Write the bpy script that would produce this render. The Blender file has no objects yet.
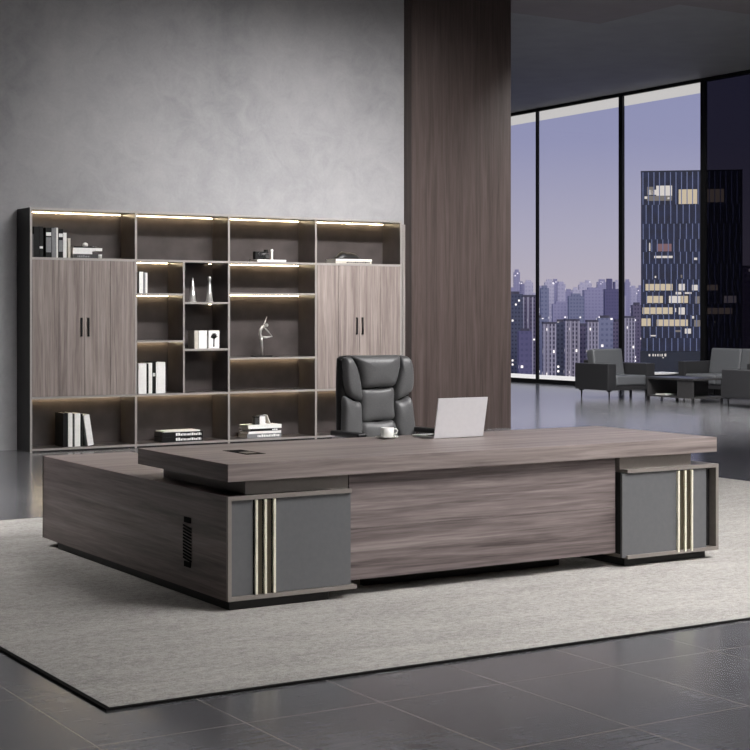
import bpy, bmesh, math, random
from mathutils import Vector, Matrix
R = math.radians
random.seed(7)
sc = bpy.context.scene
COL = sc.collection
ZF = -0.01            # bare floor level (the rug top is z = 0)

# ------------------------------------------------------------------ materials
def s2l(c):
    c = c / 255.0
    return c / 12.92 if c <= 0.04045 else ((c + 0.055) / 1.055) ** 2.4
def rgb(r, g, b): return (s2l(r), s2l(g), s2l(b), 1.0)

class N:
    def __init__(s, name):
        s.m = bpy.data.materials.new(name); s.m.use_nodes = True
        s.t = s.m.node_tree; s.t.nodes.clear()
        s.out = s.n('ShaderNodeOutputMaterial')
    def n(s, kind, **kw):
        d = s.t.nodes.new(kind)
        for k, v in kw.items(): setattr(d, k, v)
        return d
    def l(s, a, b): s.t.links.new(a, b)
    def principled(s, col=None, rough=.5, metal=0, spec=.5):
        p = s.n('ShaderNodeBsdfPrincipled')
        if col is not None: p.inputs['Base Color'].default_value = col
        p.inputs['Roughness'].default_value = rough; p.inputs['Metallic'].default_value = metal
        p.inputs['Specular IOR Level'].default_value = spec
        s.l(p.outputs[0], s.out.inputs[0]); return p
    def coords(s, scale=(1, 1, 1), rot=(0, 0, 0)):
        c = s.n('ShaderNodeTexCoord'); mp = s.n('ShaderNodeMapping')
        mp.inputs['Scale'].default_value = scale; mp.inputs['Rotation'].default_value = rot
        s.l(c.outputs['Object'], mp.inputs[0]); return mp.outputs[0]
    def noise(s, vec, scale, detail=4, rough=.5, dist=0):
        x = s.n('ShaderNodeTexNoise'); s.l(vec, x.inputs['Vector'])
        x.inputs['Scale'].default_value = scale; x.inputs['Detail'].default_value = detail
        x.inputs['Roughness'].default_value = rough; x.inputs['Distortion'].default_value = dist
        return x.outputs['Fac']
    def ramp(s, fac, stops):
        r = s.n('ShaderNodeValToRGB'); s.l(fac, r.inputs[0])
        e = r.color_ramp.elements
        while len(e) < len(stops): e.new(.5)
        for q, (p, c) in zip(e, stops): q.position = p; q.color = c
        return r.outputs[0]
    def math(s, op, a, b=None):
        x = s.n('ShaderNodeMath', operation=op)
        for i, v in enumerate((a, b)):
            if v is None: continue
            if isinstance(v, (int, float)): x.inputs[i].default_value = v
            else: s.l(v, x.inputs[i])
        return x.outputs[0]
    def mix(s, fac, a, b, mode='MIX'):
        x = s.n('ShaderNodeMix', data_type='RGBA', blend_type=mode)
        if isinstance(fac, (int, float)): x.inputs[0].default_value = fac
        else: s.l(fac, x.inputs[0])
        for i, v in ((6, a), (7, b)):
            if isinstance(v, tuple): x.inputs[i].default_value = v
            else: s.l(v, x.inputs[i])
        return x.outputs[2]
    def bump(s, p, h, strength=.2, dist=.01):
        b = s.n('ShaderNodeBump'); b.inputs['Strength'].default_value = strength
        b.inputs['Distance'].default_value = dist
        s.l(h, b.inputs['Height']); s.l(b.outputs[0], p.inputs['Normal'])

def plain(name, col, rough=.5, metal=0, spec=.5, grain=.06, gscale=40):
    k = N(name); p = k.principled(col, rough, metal, spec)
    if grain:
        f = k.noise(k.coords(), gscale, 3)
        d = tuple(max(0, c * (1 - grain * 2)) for c in col[:3]) + (1,)
        u = tuple(min(1, c * (1 + grain * 2)) for c in col[:3]) + (1,)
        k.l(k.ramp(f, [(.3, d), (.7, u)]), p.inputs['Base Color'])
    return k.m
def emit(name, col, st):
    k = N(name); e = k.n('ShaderNodeEmission'); e.inputs[0].default_value = col; e.inputs[1].default_value = st
    k.l(e.outputs[0], k.out.inputs[0]); return k.m
def wood(name, dark, mid, light, axis, rough=.42, scale=1.0, seam=None, contrast=1.0, spec=.4):
    k = N(name); p = k.principled(mid, rough, 0, spec)
    lo, hi = 0.55 * scale, 15 * scale
    sc3 = {'X': (lo, hi, hi), 'Y': (hi, lo, hi), 'Z': (hi, hi, lo)}[axis]
    v = k.coords(sc3)
    a = k.noise(v, 1.0, 7, .62, .9)
    v2 = k.coords(tuple(q * 5.5 for q in sc3))
    b = k.noise(v2, 1.0, 4, .6, .2)
    f = k.math('ADD', k.math('MULTIPLY', a, .68), k.math('MULTIPLY', b, .32))
    w = .17 / contrast
    col = k.ramp(f, [(.5 - w, dark), (.5, mid), (.5 + w, light)])
    if seam:
        sep = k.n('ShaderNodeSeparateXYZ'); c = k.n('ShaderNodeTexCoord'); k.l(c.outputs['Object'], sep.inputs[0])
        ax, pitch, off, width = seam
        fr = k.math('FRACT', k.math('DIVIDE', k.math('ADD', sep.outputs[ax], off), pitch))
        msk = k.math('LESS_THAN', fr, width)
        col = k.mix(k.math('MULTIPLY', msk, .55), col, tuple(c * .25 for c in dark[:3]) + (1,))
    k.l(col, p.inputs['Base Color'])
    k.bump(p, f, .06, .004)
    return k.m

M = {}
M['desk_x'] = wood('desk_veneer_along', rgb(78, 69, 68), rgb(119, 108, 107), rgb(152, 141, 138), 'X', contrast=1.15)
M['desk_top'] = wood('desk_top_veneer', rgb(98, 88, 86), rgb(137, 126, 123), rgb(166, 154, 150), 'X')
M['desk_y'] = wood('desk_veneer_deep', rgb(84, 73, 71), rgb(118, 106, 104), rgb(146, 134, 130), 'Y')
M['door_z'] = wood('door_veneer_upright', rgb(104, 93, 90), rgb(146, 134, 129), rgb(172, 160, 154), 'Z', .5, 1.0)
M['pier'] = wood('dark_walnut_panelling', rgb(54, 44, 41), rgb(78, 67, 64), rgb(97, 85, 82), 'Z', .45, .8, seam=(0, .29, .02, .012), contrast=.75)
M['grey_lacquer'] = plain('grey_lacquer', rgb(104, 105, 107), .38, 0, .45, .02)
M['frame_grey'] = plain('warm_grey_frame', rgb(146, 139, 134), .35, .2, .5, .02)
M['black_base'] = plain('black_plinth', rgb(34, 33, 33), .5, 0, .4, .05)
M['vent_black'] = plain('matt_black_plastic', rgb(12, 12, 12), .9, 0, .1, 0)
M['black_side'] = plain('black_side_board', rgb(24, 22, 22), .5, 0, .35, .05)
M['cell_brown'] = plain('smoked_brown_board', rgb(76, 70, 69), .28, 0, .5, .08, 6)
M['edge'] = plain('bronze_grey_edge', rgb(176, 170, 166), .35, .3, .5, .02)
M['brass'] = plain('brass_painted_highlight', rgb(255, 247, 226), .3, .15, .5, .03, 90)  # near-white base paints the strips' highlight into the colour
M['dark_brass'] = plain('aged_brass_inlay', rgb(92, 84, 70), .35, .6, .5, .03)
M['led'] = emit('warm_led', (1, .80, .5, 1), 28)
M['spot_led'] = emit('warm_spot_led', (1, .8, .55, 1), 14)
M['cove'] = emit('blind_backlit_glow', (1, .97, .93, 1), .62)  # the blind is no lamp; its backlit glow is put in as emission
M['sill_light'] = emit('sill_light_diffuser', (1, .98, .96, 1), .9)
M['leather'] = plain('charcoal_leather', rgb(104, 104, 105), .36, 0, .5, .06, 160)
M['leather_dark'] = plain('black_leather_shell', rgb(26, 26, 27), .4, 0, .5, .06, 160)
M['sofa'] = plain('graphite_leather', rgb(92, 94, 97), .42, 0, .5, .06, 120)
M['sofa_arm'] = plain('black_leather_arm', rgb(46, 46, 48), .42, 0, .5, .06, 120)
M['table_dark'] = plain('dark_table_board', rgb(58, 57, 58), .4, 0, .5, .06)
M['chrome'] = plain('polished_steel', rgb(205, 205, 208), .15, 1, .5, 0)
M['black_metal'] = plain('black_metal', rgb(20, 20, 21), .35, .4, .5, 0)
M['black_frame'] = plain('black_window_frame', rgb(14, 14, 16), .4, .2, .4, 0)
M['white'] = plain('white_board', rgb(232, 230, 228), .5, 0, .4, .02)
M['porcelain'] = plain('white_porcelain', rgb(244, 243, 240), .15, 0, .5, 0)
M['coffee'] = plain('black_coffee', rgb(40, 22, 12), .1, 0, .5, 0)
M['silver'] = plain('silver_aluminium', rgb(222, 221, 224), .35, .15, .5, .01)
M['keys'] = plain('black_keys', rgb(30, 30, 32), .5, 0, .4, 0)
M['screen'] = plain('dark_screen', rgb(10, 10, 12), .12, 0, .5, 0)
M['paper'] = plain('white_pages', rgb(236, 232, 224), .8, 0, .2, .05, 200)
M['bk_black'] = plain('black_cover', rgb(14, 14, 15), .55, 0, .3, .04)
M['bk_white'] = plain('white_cover', rgb(248, 247, 244), .45, 0, .45, .02)
M['bk_grey'] = plain('grey_cover', rgb(134, 134, 136), .45, 0, .45, .06)
M['bk_char'] = plain('charcoal_cover', rgb(64, 63, 64), .45, 0, .45, .06)
M['bk_cream'] = plain('cream_cover', rgb(206, 200, 188), .5, 0, .45, .04)
M['ink'] = plain('printed_ink', rgb(30, 30, 32), .6, 0, .3, 0)
M['sculpt'] = plain('polished_nickel', rgb(214, 211, 207), .28, .7, .5, 0)
M['dark_stone'] = plain('black_stone', rgb(26, 25, 26), .35, 0, .5, .08)
M['rug_edge'] = plain('black_rug_binding', rgb(18, 17, 17), .8, 0, .2, .05)

# plaster wall
k = N('polished_concrete_plaster'); p = k.principled(rgb(150, 150, 152), .62, 0, .3)
v = k.coords(); v2 = k.coords((1, 1, .5), (0, .5, 0))
a = k.noise(v2, .55, 6, .6, .6); b = k.noise(v, 3.2, 8, .65, 1.2); c = k.noise(v, 34, 4, .6)
f = k.math('ADD', k.math('ADD', k.math('MULTIPLY', a, .55), k.math('MULTIPLY', b, .33)), k.math('MULTIPLY', c, .12))
k.l(k.ramp(f, [(.34, rgb(147, 147, 149)), (.5, rgb(166, 165, 167)), (.64, rgb(178, 177, 178))]), p.inputs['Base Color'])
k.bump(p, f, .25, .03); M['plaster'] = k.m

# tiled floor
k = N('dark_stone_tile'); p = k.principled(rgb(92, 93, 96), .2, 0, .85)
sep = k.n('ShaderNodeSeparateXYZ'); c = k.n('ShaderNodeTexCoord'); k.l(c.outputs['Object'], sep.inputs[0])
fx = k.math('FRACT', k.math('DIVIDE', k.math('ADD', sep.outputs[0], 60.302), .6))
fy = k.math('FRACT', k.math('DIVIDE', k.math('ADD', sep.outputs[1], 82.972), .81))
g = k.math('MAXIMUM', k.math('LESS_THAN', fx, .008), k.math('LESS_THAN', fy, .006))
v = k.coords((1, .35, 1)); a = k.noise(v, 1.6, 8, .62, .8); b = k.noise(k.coords((.5, 6, 1)), 9, 4, .6)
f = k.math('ADD', k.math('MULTIPLY', a, .7), k.math('MULTIPLY', b, .3))
col = k.ramp(f, [(.32, rgb(86, 86, 90)), (.5, rgb(98, 98, 102)), (.68, rgb(114, 114, 117))])
k.l(k.mix(k.math('MULTIPLY', g, .55), col, rgb(168, 158, 146)), p.inputs['Base Color'])
k.l(k.math('ADD', k.math('MULTIPLY', f, .07), .14), p.inputs['Roughness'])
M['tile'] = k.m

# rug
k = N('taupe_loop_rug'); p = k.principled(rgb(150, 146, 140), .95, 0, .1)
v = k.coords(); a = k.noise(v, 170, 3, .7); b = k.noise(k.coords((.6, 2.2, 1)), 2.2, 5, .6, .5); c = k.noise(k.coords((1, 1.6, 1)), 26, 3, .6)
f = k.math('ADD', k.math('ADD', k.math('MULTIPLY', a, .55), k.math('MULTIPLY', b, .17)), k.math('MULTIPLY', c, .28))
k.l(k.ramp(f, [(.36, rgb(124, 121, 118)), (.5, rgb(165, 162, 158)), (.62, rgb(192, 189, 184))]), p.inputs['Base Color'])
k.bump(p, a, .5, .006); M['rug'] = k.m

M['ceiling'] = plain('dark_grey_ceiling', rgb(142, 142, 143), .6, 0, .3, .03, 2)
M['ceiling_lo'] = plain('taupe_ceiling_panel', rgb(132, 126, 125), .6, 0, .3, .03, 2)
M['room_grey'] = plain('grey_room_paint', rgb(120, 119, 119), .7, 0, .3, .03, 3)
M['dark_wall'] = plain('dark_wall_panel', rgb(34, 32, 36), .35, 0, .5, .05, 2)

def glass(name, tint, gloss=.9):
    k = N(name)
    tr = k.n('ShaderNodeBsdfTransparent'); tr.inputs[0].default_value = tint
    gl = k.n('ShaderNodeBsdfGlossy'); gl.inputs['Roughness'].default_value = .02; gl.inputs[0].default_value = (gloss, gloss, gloss, 1)
    fr = k.n('ShaderNodeLayerWeight')
    fac = k.math('ADD', k.math('MULTIPLY', k.math('POWER', fr.outputs['Facing'], 5.0), .9), .03)
    mx = k.n('ShaderNodeMixShader')
    k.l(fac, mx.inputs[0]); k.l(tr.outputs[0], mx.inputs[1]); k.l(gl.outputs[0], mx.inputs[2]); k.l(mx.outputs[0], k.out.inputs[0])
    return k.m
M['glass'] = glass('clear_pane', (.985, .985, 1, 1))
M['tinted'] = glass('smoked_pane', (.2, .19, .22, 1))

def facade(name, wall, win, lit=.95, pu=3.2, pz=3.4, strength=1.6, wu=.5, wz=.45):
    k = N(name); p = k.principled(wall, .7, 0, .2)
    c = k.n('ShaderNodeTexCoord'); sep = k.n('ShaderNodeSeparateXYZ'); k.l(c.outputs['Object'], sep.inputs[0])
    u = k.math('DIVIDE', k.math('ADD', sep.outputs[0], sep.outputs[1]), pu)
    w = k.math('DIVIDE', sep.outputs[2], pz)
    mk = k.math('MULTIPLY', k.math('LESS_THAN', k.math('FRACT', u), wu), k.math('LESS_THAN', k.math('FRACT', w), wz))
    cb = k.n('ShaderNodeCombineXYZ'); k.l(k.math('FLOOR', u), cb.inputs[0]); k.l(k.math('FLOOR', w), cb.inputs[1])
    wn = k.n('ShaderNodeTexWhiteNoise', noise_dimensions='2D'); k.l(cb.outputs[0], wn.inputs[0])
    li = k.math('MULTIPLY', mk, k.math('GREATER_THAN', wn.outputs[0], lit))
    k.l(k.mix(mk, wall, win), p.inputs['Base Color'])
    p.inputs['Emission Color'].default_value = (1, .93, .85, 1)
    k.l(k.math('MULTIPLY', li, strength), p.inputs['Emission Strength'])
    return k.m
FAC = {  # far and lilac tones have distance haze put into the facade colour
 'far': facade('facade_haze_pale', rgb(222, 218, 222), rgb(204, 200, 210), .93, 6, 7, 1.0),
 'far2': facade('facade_haze_far_lilac', rgb(208, 204, 214), rgb(190, 187, 202), .94, 6, 6, 1.0),
 'lilac': facade('facade_haze_lilac', rgb(178, 175, 194), rgb(160, 158, 182), .96, 4, 4, 1.2),
 'blue': facade('facade_blue_grey', rgb(150, 155, 172), rgb(124, 130, 152), .96, 3.4, 4, 1.2),
 'pale': facade('facade_pale_pilaster', rgb(164, 161, 168), rgb(84, 82, 100), .93, 2.2, 3.0, 1.5, .5, .6),
 'dark': facade('facade_dark_teal', rgb(94, 99, 114), rgb(66, 70, 88), .93, 2.6, 3.2, 1.6),
 'mauve': facade('facade_mauve', rgb(122, 115, 132), rgb(80, 76, 96), .94, 2.6, 3.2, 1.6),
 'slab': facade('facade_plain_violet', rgb(112, 109, 138), rgb(100, 98, 128), .985, 3, 3.6, 1.4),
}
M['roof'] = plain('dull_roof', rgb(96, 94, 104), .8, 0, .2, .1, .2)
M['rib'] = plain('pale_render_rib', rgb(206, 202, 206), .7, 0, .2, .03)
M['tower_glass'] = plain('navy_curtain_wall', rgb(22, 35, 62), .5, 0, .3, .25, .5)
M['tower_base'] = plain('navy_podium', rgb(18, 32, 46), .5, 0, .3, .1, .4)
M['fin'] = plain('pale_blue_fin', rgb(116, 130, 160), .5, .1, .4, .05)
M['lit_warm'] = emit('lit_office_warm', (1, .84, .6, 1), .62)
M['lit_white'] = emit('lit_office_white', (1, .93, .86, 1), .72)
M['lit_rose'] = emit('lit_office_rose', (.75, .45, .48, 1), .3)
M['lit_dim'] = emit('lit_office_dim', (.8, .72, .66, 1), .25)
k = N('city_ground'); p = k.principled(rgb(120, 116, 132), .9, 0, .1)  # pale ground colour stands in for distance haze
v = k.coords(); a = k.noise(v, .012, 6, .7)
k.l(k.ramp(a, [(.35, rgb(140, 136, 146)), (.65, rgb(196, 190, 196))]), p.inputs['Base Color']); M['ground'] = k.m

# ------------------------------------------------------------------ mesh tools
class MB:
    def __init__(s, loc=(0, 0, 0)): s.bm = bmesh.new(); s.o = Vector(loc)
    def _new(s, fn):
        a = set(s.bm.verts); fn(); return [v for v in s.bm.verts if v not in a]
    def box(s, x0, x1, y0, y1, z0, z1, bev=0, mi=0, seg=2):
        t = bmesh.new(); bmesh.ops.create_cube(t, size=1)
        for v in t.verts:
            v.co = Vector((x0 + (v.co.x + .5) * (x1 - x0), y0 + (v.co.y + .5) * (y1 - y0), z0 + (v.co.z + .5) * (z1 - z0)))
        if bev: bmesh.ops.bevel(t, geom=t.edges[:], offset=bev, segments=seg, affect='EDGES', profile=.7)
        return s.merge(t, mi)
    def merge(s, t, mi=0, mat=None):
        mp = {}; out = []
        for v in t.verts:
            n = s.bm.verts.new((mat @ v.co if mat else v.co)); mp[v] = n; out.append(n)
        for f in t.faces:
            try: g = s.bm.faces.new([mp[v] for v in f.verts]); g.material_index = mi; g.smooth = f.smooth
            except ValueError: pass
        t.free(); return out
    def rotate(s, verts, center, axis, ang):
        m = Matrix.Translation(center) @ Matrix.Rotation(ang, 4, axis) @ Matrix.Translation(-Vector(center))
        for v in verts: v.co = m @ v.co
    def tube(s, pts, r, seg=10, mi=0):
        pts = [Vector(p) for p in pts]; rs = r if isinstance(r, (list, tuple)) else [r] * len(pts)
        rings = []
        for i, p in enumerate(pts):
            d = (pts[min(i + 1, len(pts) - 1)] - pts[max(i - 1, 0)]).normalized()
            a = d.orthogonal().normalized() if i == 0 else (prev - d * prev.dot(d)).normalized()
            prev = a; b = d.cross(a)
            rings.append([s.bm.verts.new(p + (a * math.cos(q) + b * math.sin(q)) * rs[i]) for q in [2 * math.pi * j / seg for j in range(seg)]])
        for a, b in zip(rings, rings[1:]):
            for j in range(seg):
                f = s.bm.faces.new((a[j], a[(j + 1) % seg], b[(j + 1) % seg], b[j])); f.smooth = True; f.material_index = mi
        for rg, fl in ((rings[0], True), (rings[-1], False)):
            f = s.bm.faces.new(rg[::-1] if fl else rg); f.material_index = mi
        return [v for rg in rings for v in rg]
    def lathe(s, prof, c=(0, 0), seg=28, mi=0):
        rings = []
        for r, z in prof:
            rings.append([s.bm.verts.new((c[0] + r * math.cos(2 * math.pi * j / seg), c[1] + r * math.sin(2 * math.pi * j / seg), z)) for j in range(seg)])
        for a, b in zip(rings, rings[1:]):
            for j in range(seg):
                f = s.bm.faces.new((a[j], a[(j + 1) % seg], b[(j + 1) % seg], b[j])); f.smooth = True; f.material_index = mi
        s.bm.faces.new(rings[0][::-1]).material_index = mi; s.bm.faces.new(rings[-1]).material_index = mi
        return [v for rg in rings for v in rg]
    def prism(s, poly, y0, y1, mi=0):            # polygon in x,z extruded along y
        a = [s.bm.verts.new((x, y0, z)) for x, z in poly]; b = [s.bm.verts.new((x, y1, z)) for x, z in poly]
        s.bm.faces.new(a); s.bm.faces.new(b[::-1])
        n = len(poly)
        for i in range(n): s.bm.faces.new((a[i], b[i], b[(i + 1) % n], a[(i + 1) % n]))
        return a + b
    def edge_material(s, mi, axis, sign):        # gives faces with that outward normal a second material
        s.bm.normal_update()
        for f in s.bm.faces:
            if f.normal[axis] * sign > .9: f.material_index = mi
    def build(s, name, mats, parent=None, smooth=False):
        if not isinstance(mats, (list, tuple)): mats = [mats]
        bmesh.ops.recalc_face_normals(s.bm, faces=s.bm.faces[:])
        if s.o.length: bmesh.ops.translate(s.bm, verts=s.bm.verts[:], vec=-s.o)
        me = bpy.data.meshes.new(name); s.bm.to_mesh(me); s.bm.free()
        for m in mats: me.materials.append(m)
        if smooth:
            for q in me.polygons: q.use_smooth = True
        o = bpy.data.objects.new(name, me); COL.objects.link(o)
        if parent: o.parent = parent
        else: o.location = s.o
        return o
def tag(o, label=None, cat=None, group=None, kind=None):
    if label: o['label'] = label
    if cat: o['category'] = cat
    if group: o['group'] = group
    if kind: o['kind'] = kind
    return o
def thing(name, loc, label, cat, group=None, rz=0):
    o = bpy.data.objects.new(name, None); COL.objects.link(o)
    o.location = loc; o.rotation_euler = (0, 0, rz); o.empty_display_size = .1
    return tag(o, label, cat, group)
def struct(name, mb, mats, label=None, cat=None, parent=None):
    o = mb.build(name, mats, parent)
    if not parent: tag(o, label, cat, kind='structure')
    return o
def part(name, parent, mats, boxes, bev=0, edge=None):
    """boxes in world coordinates; parent is an unrotated thing"""
    root = parent
    while root.parent: root = root.parent
    mb = MB(root.location)
    for b in boxes: mb.box(*b, bev=bev)
    if edge: mb.edge_material(1, *edge)
    return mb.build(name, mats, parent)

# ------------------------------------------------------------------ the room
CH = 6.2
def slab(name, b, mat, label, cat, **k):
    m = MB(); m.box(*b); return struct(name, m, mat, label, cat)
XW, YE = 18.107, 24.0
slab('floor', (-7, XW + .25, -11, YE, ZF - .2, ZF), M['tile'], 'dark grey stone tile floor with thin pale joints', 'floor')
slab('ceiling', (-7, XW + .25, -11, YE, CH, CH + .2), M['ceiling'], 'dark grey plain ceiling high above the office', 'ceiling')
m = MB(); m.box(-7, 12.3, -11, 11.75, CH - .1, CH - .001); m.box(12.3, XW, -11, 9.95, CH - .1, CH - .001)
struct('trim_1', m, M['ceiling_lo'], 'slightly lowered taupe ceiling panel with stepped far edge', 'ceiling panel')
slab('wall_back', (-7, 7.572, 10.08, 10.3, ZF, CH), M['plaster'], 'mottled grey concrete plaster wall behind the bookcases', 'wall')
slab('wall_left', (-7.2, -7, -11, YE, ZF, CH), M['room_grey'], 'grey painted wall on the left', 'wall')
slab('wall_front', (-7.2, XW + .25, -11.2, -11, ZF, CH), M['room_grey'], 'grey painted wall behind the viewer', 'wall')
slab('wall_far', (-7, XW + .25, YE, YE + .2, ZF, CH), M['room_grey'], 'grey wall at the far end of the lounge', 'wall')
slab('wall_middle', (7.573, 9.19, 9.9, 10.75, ZF, CH), M['pier'], 'tall dark walnut clad pier between bookcases and lounge', 'wall')
slab('trim_2', (7.53, 7.5725, 10.05, 10.0795, ZF, 2.72), M['edge'], 'slim pale upright strip at the foot of the walnut pier', 'trim')
slab('wall_right', (XW, XW + .2, -11, 12.4, ZF, CH), M['dark_wall'], 'dark panelled wall on the right', 'wall')

# window wall
edges = [(YE - .05, 20.9), (20.83, 18.05), (17.93, 15.6), (15.47, 12.4)]
wl = ['narrow clear full-height window pane beside the walnut pier', 'wide clear full-height window pane over the city', 'clear full-height window pane in front of the blue tower', 'smoked dark full-height window pane on the right']
for i, (ya, yb) in enumerate(edges):
    w = thing('window_%d' % (i + 1), (XW, yb, 0), wl[i], 'window'); w['kind'] = 'structure'
    part('pane', w, M['tinted'] if i == 3 else M['glass'], [(XW + .02, XW + .032, yb, ya, .1, CH - .06)])
    part('frame', w, M['black_frame'], [(XW - .02, XW + .1, yb, ya, ZF, .085), (XW - .02, XW + .1, yb, ya, CH - .07, CH - .001)])
    if i < 3:
        part('sill_light', w, M['sill_light'], [(XW + .034, XW + .1, yb, ya, .085, .175)])
        part('head_blind', w, M['cove'], [(XW + .034, XW + .07, yb, ya, 5.93, CH - .07)])
for i, (ya, yb, t) in enumerate([(20.9, 20.83, .03), (18.05, 17.93, .04), (15.6, 15.47, .04)]):
    slab('trim_%d' % (i + 3), (XW - .022, XW + t, yb, ya, ZF, CH - .001), M['black_frame'], ['thin black window mullion nearest the walnut pier', 'thick black window mullion in the middle of the glazing', 'black window mullion beside the smoked pane'][i], 'mullion')

# rug
r = thing('area_rug', (2.6, 1.3, ZF), 'large taupe woven rug with black bound edge under the desk', 'rug')
part('pile', r, M['rug'], [(-1.262, 6.9, -1.512, 4.12, ZF, 0)])
b = .022
part('edge_binding', r, M['rug_edge'], [(-1.284, 6.92, -1.534, -1.512, ZF, -.001), (-1.284, 6.92, 4.12, 4.142, ZF, -.001), (-1.284, -1.262, -1.512, 4.12, ZF, -.001), (6.9, 6.92, -1.512, 4.12, ZF, -.001)])

# ------------------------------------------------------------------ desk
d = thing('executive_desk', (1.7, .6, 0), 'long L-shaped grey-brown wooden executive desk with low left return cabinet on the taupe rug', 'desk')
tm = MB(d.location); tm.box(0, 3.425, 0, 1.17, .668, .76, bev=.003); tm.edge_material(1, 0, -1); tm.edge_material(1, 0, 1)
top = tm.build('desktop', [M['desk_top'], M['desk_y']], d)
part('cable_hatch_frame', top, M['vent_black'], [(.338, .456, .45, .75, .7585, .7612)])
part('cable_hatch_lid', top, M['dark_brass'], [(.362, .432, .5, .6, .7612, .7625)])
part('modesty_panel', d, M['desk_x'], [(.757, 2.635, .05, .08, .088, .364), (.757, 2.635, .051, .08, .366, .668)])
part('spacer_block', d, M['frame_grey'], [(2.67, 3.25, .05, 1.1, .592, .668)])
# right pedestal
part('pedestal_body', d, M['black_base'], [(2.69, 3.417, .06, .62, .072, .57)])
part('pedestal_frame', d, M['frame_grey'], [(2.69, 3.44, -.0, .64, .57, .592), (2.69, 3.44, 0, .64, .05, .072), (3.417, 3.44, 0, .64, .072, .57)], bev=.0015)
dr = part('pedestal_door', d, M['grey_lacquer'], [(2.658, 3.345, .012, .03, .06, .566)], bev=.0015)
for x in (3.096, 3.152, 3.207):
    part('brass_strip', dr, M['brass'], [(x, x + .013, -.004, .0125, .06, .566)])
part('strip_inlay', dr, M['dark_brass'], [(3.109, 3.152, .008, .0125, .062, .564), (3.165, 3.207, .008, .0125, .062, .564)])
part('plinth', d, M['black_base'], [(2.716, 3.38, .06, .6, 0, .05)])
part('plinth', d, M['black_base'], [(1.0, 2.4, .3, .34, 0, .088)])

cr = d                                # the return cabinet carries the left end of the desktop: one piece of furniture
body = part('return_cabinet', cr, M['desk_y'], [(0, .02, .02, 2.77, .05, .592), (.0, .62, 2.75, 2.77, .05, .592), (.6, .62, .3, 2.75, .05, .575), (.02, .6, .6, 2.75, .05, .07)], bev=.001)
part('return_top', cr, M['desk_top'], [(.02, .62, .02, 2.75, .575, .592)], bev=.001)
vt = MB(cr.location)
for i in range(11):
    z = .202 + i * .0175; vs = vt.box(-.004, .0005, .44, .545, z, z + .0085); vt.rotate(vs, (0, .49, z), 'X', R(7))
for z in (.165, .405): vt.box(-.004, .0005, .448, .53, z, z + .03)
vt.build('side_vent', M['vent_black'], body)
part('cabinet_frame', cr, M['frame_grey'], [(0, .022, 0, .02, .05, .592), (.022, .745, -.0, .3, .57, .592), (.022, .775, 0, .3, .05, .072)], bev=.0015)
dl = part('cabinet_door', cr, M['grey_lacquer'], [(.024, .745, .014, .034, .074, .568)], bev=.0015)
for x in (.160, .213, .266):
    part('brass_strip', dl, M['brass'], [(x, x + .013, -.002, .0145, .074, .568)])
    part('strip_groove', dl, M['black_metal'], [(x - .009, x, .0125, .0145, .074, .568)])
part('strip_inlay', dl, M['dark_brass'], [(.173, .204, .011, .0145, .074, .568), (.226, .257, .011, .0145, .074, .568)])
part('spacer_block', cr, M['frame_grey'], [(.13, .757, .06, 1.1, .592, .668)])
part('plinth', cr, M['black_base'], [(.025, .62, .035, 2.55, 0, .05)])

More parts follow.
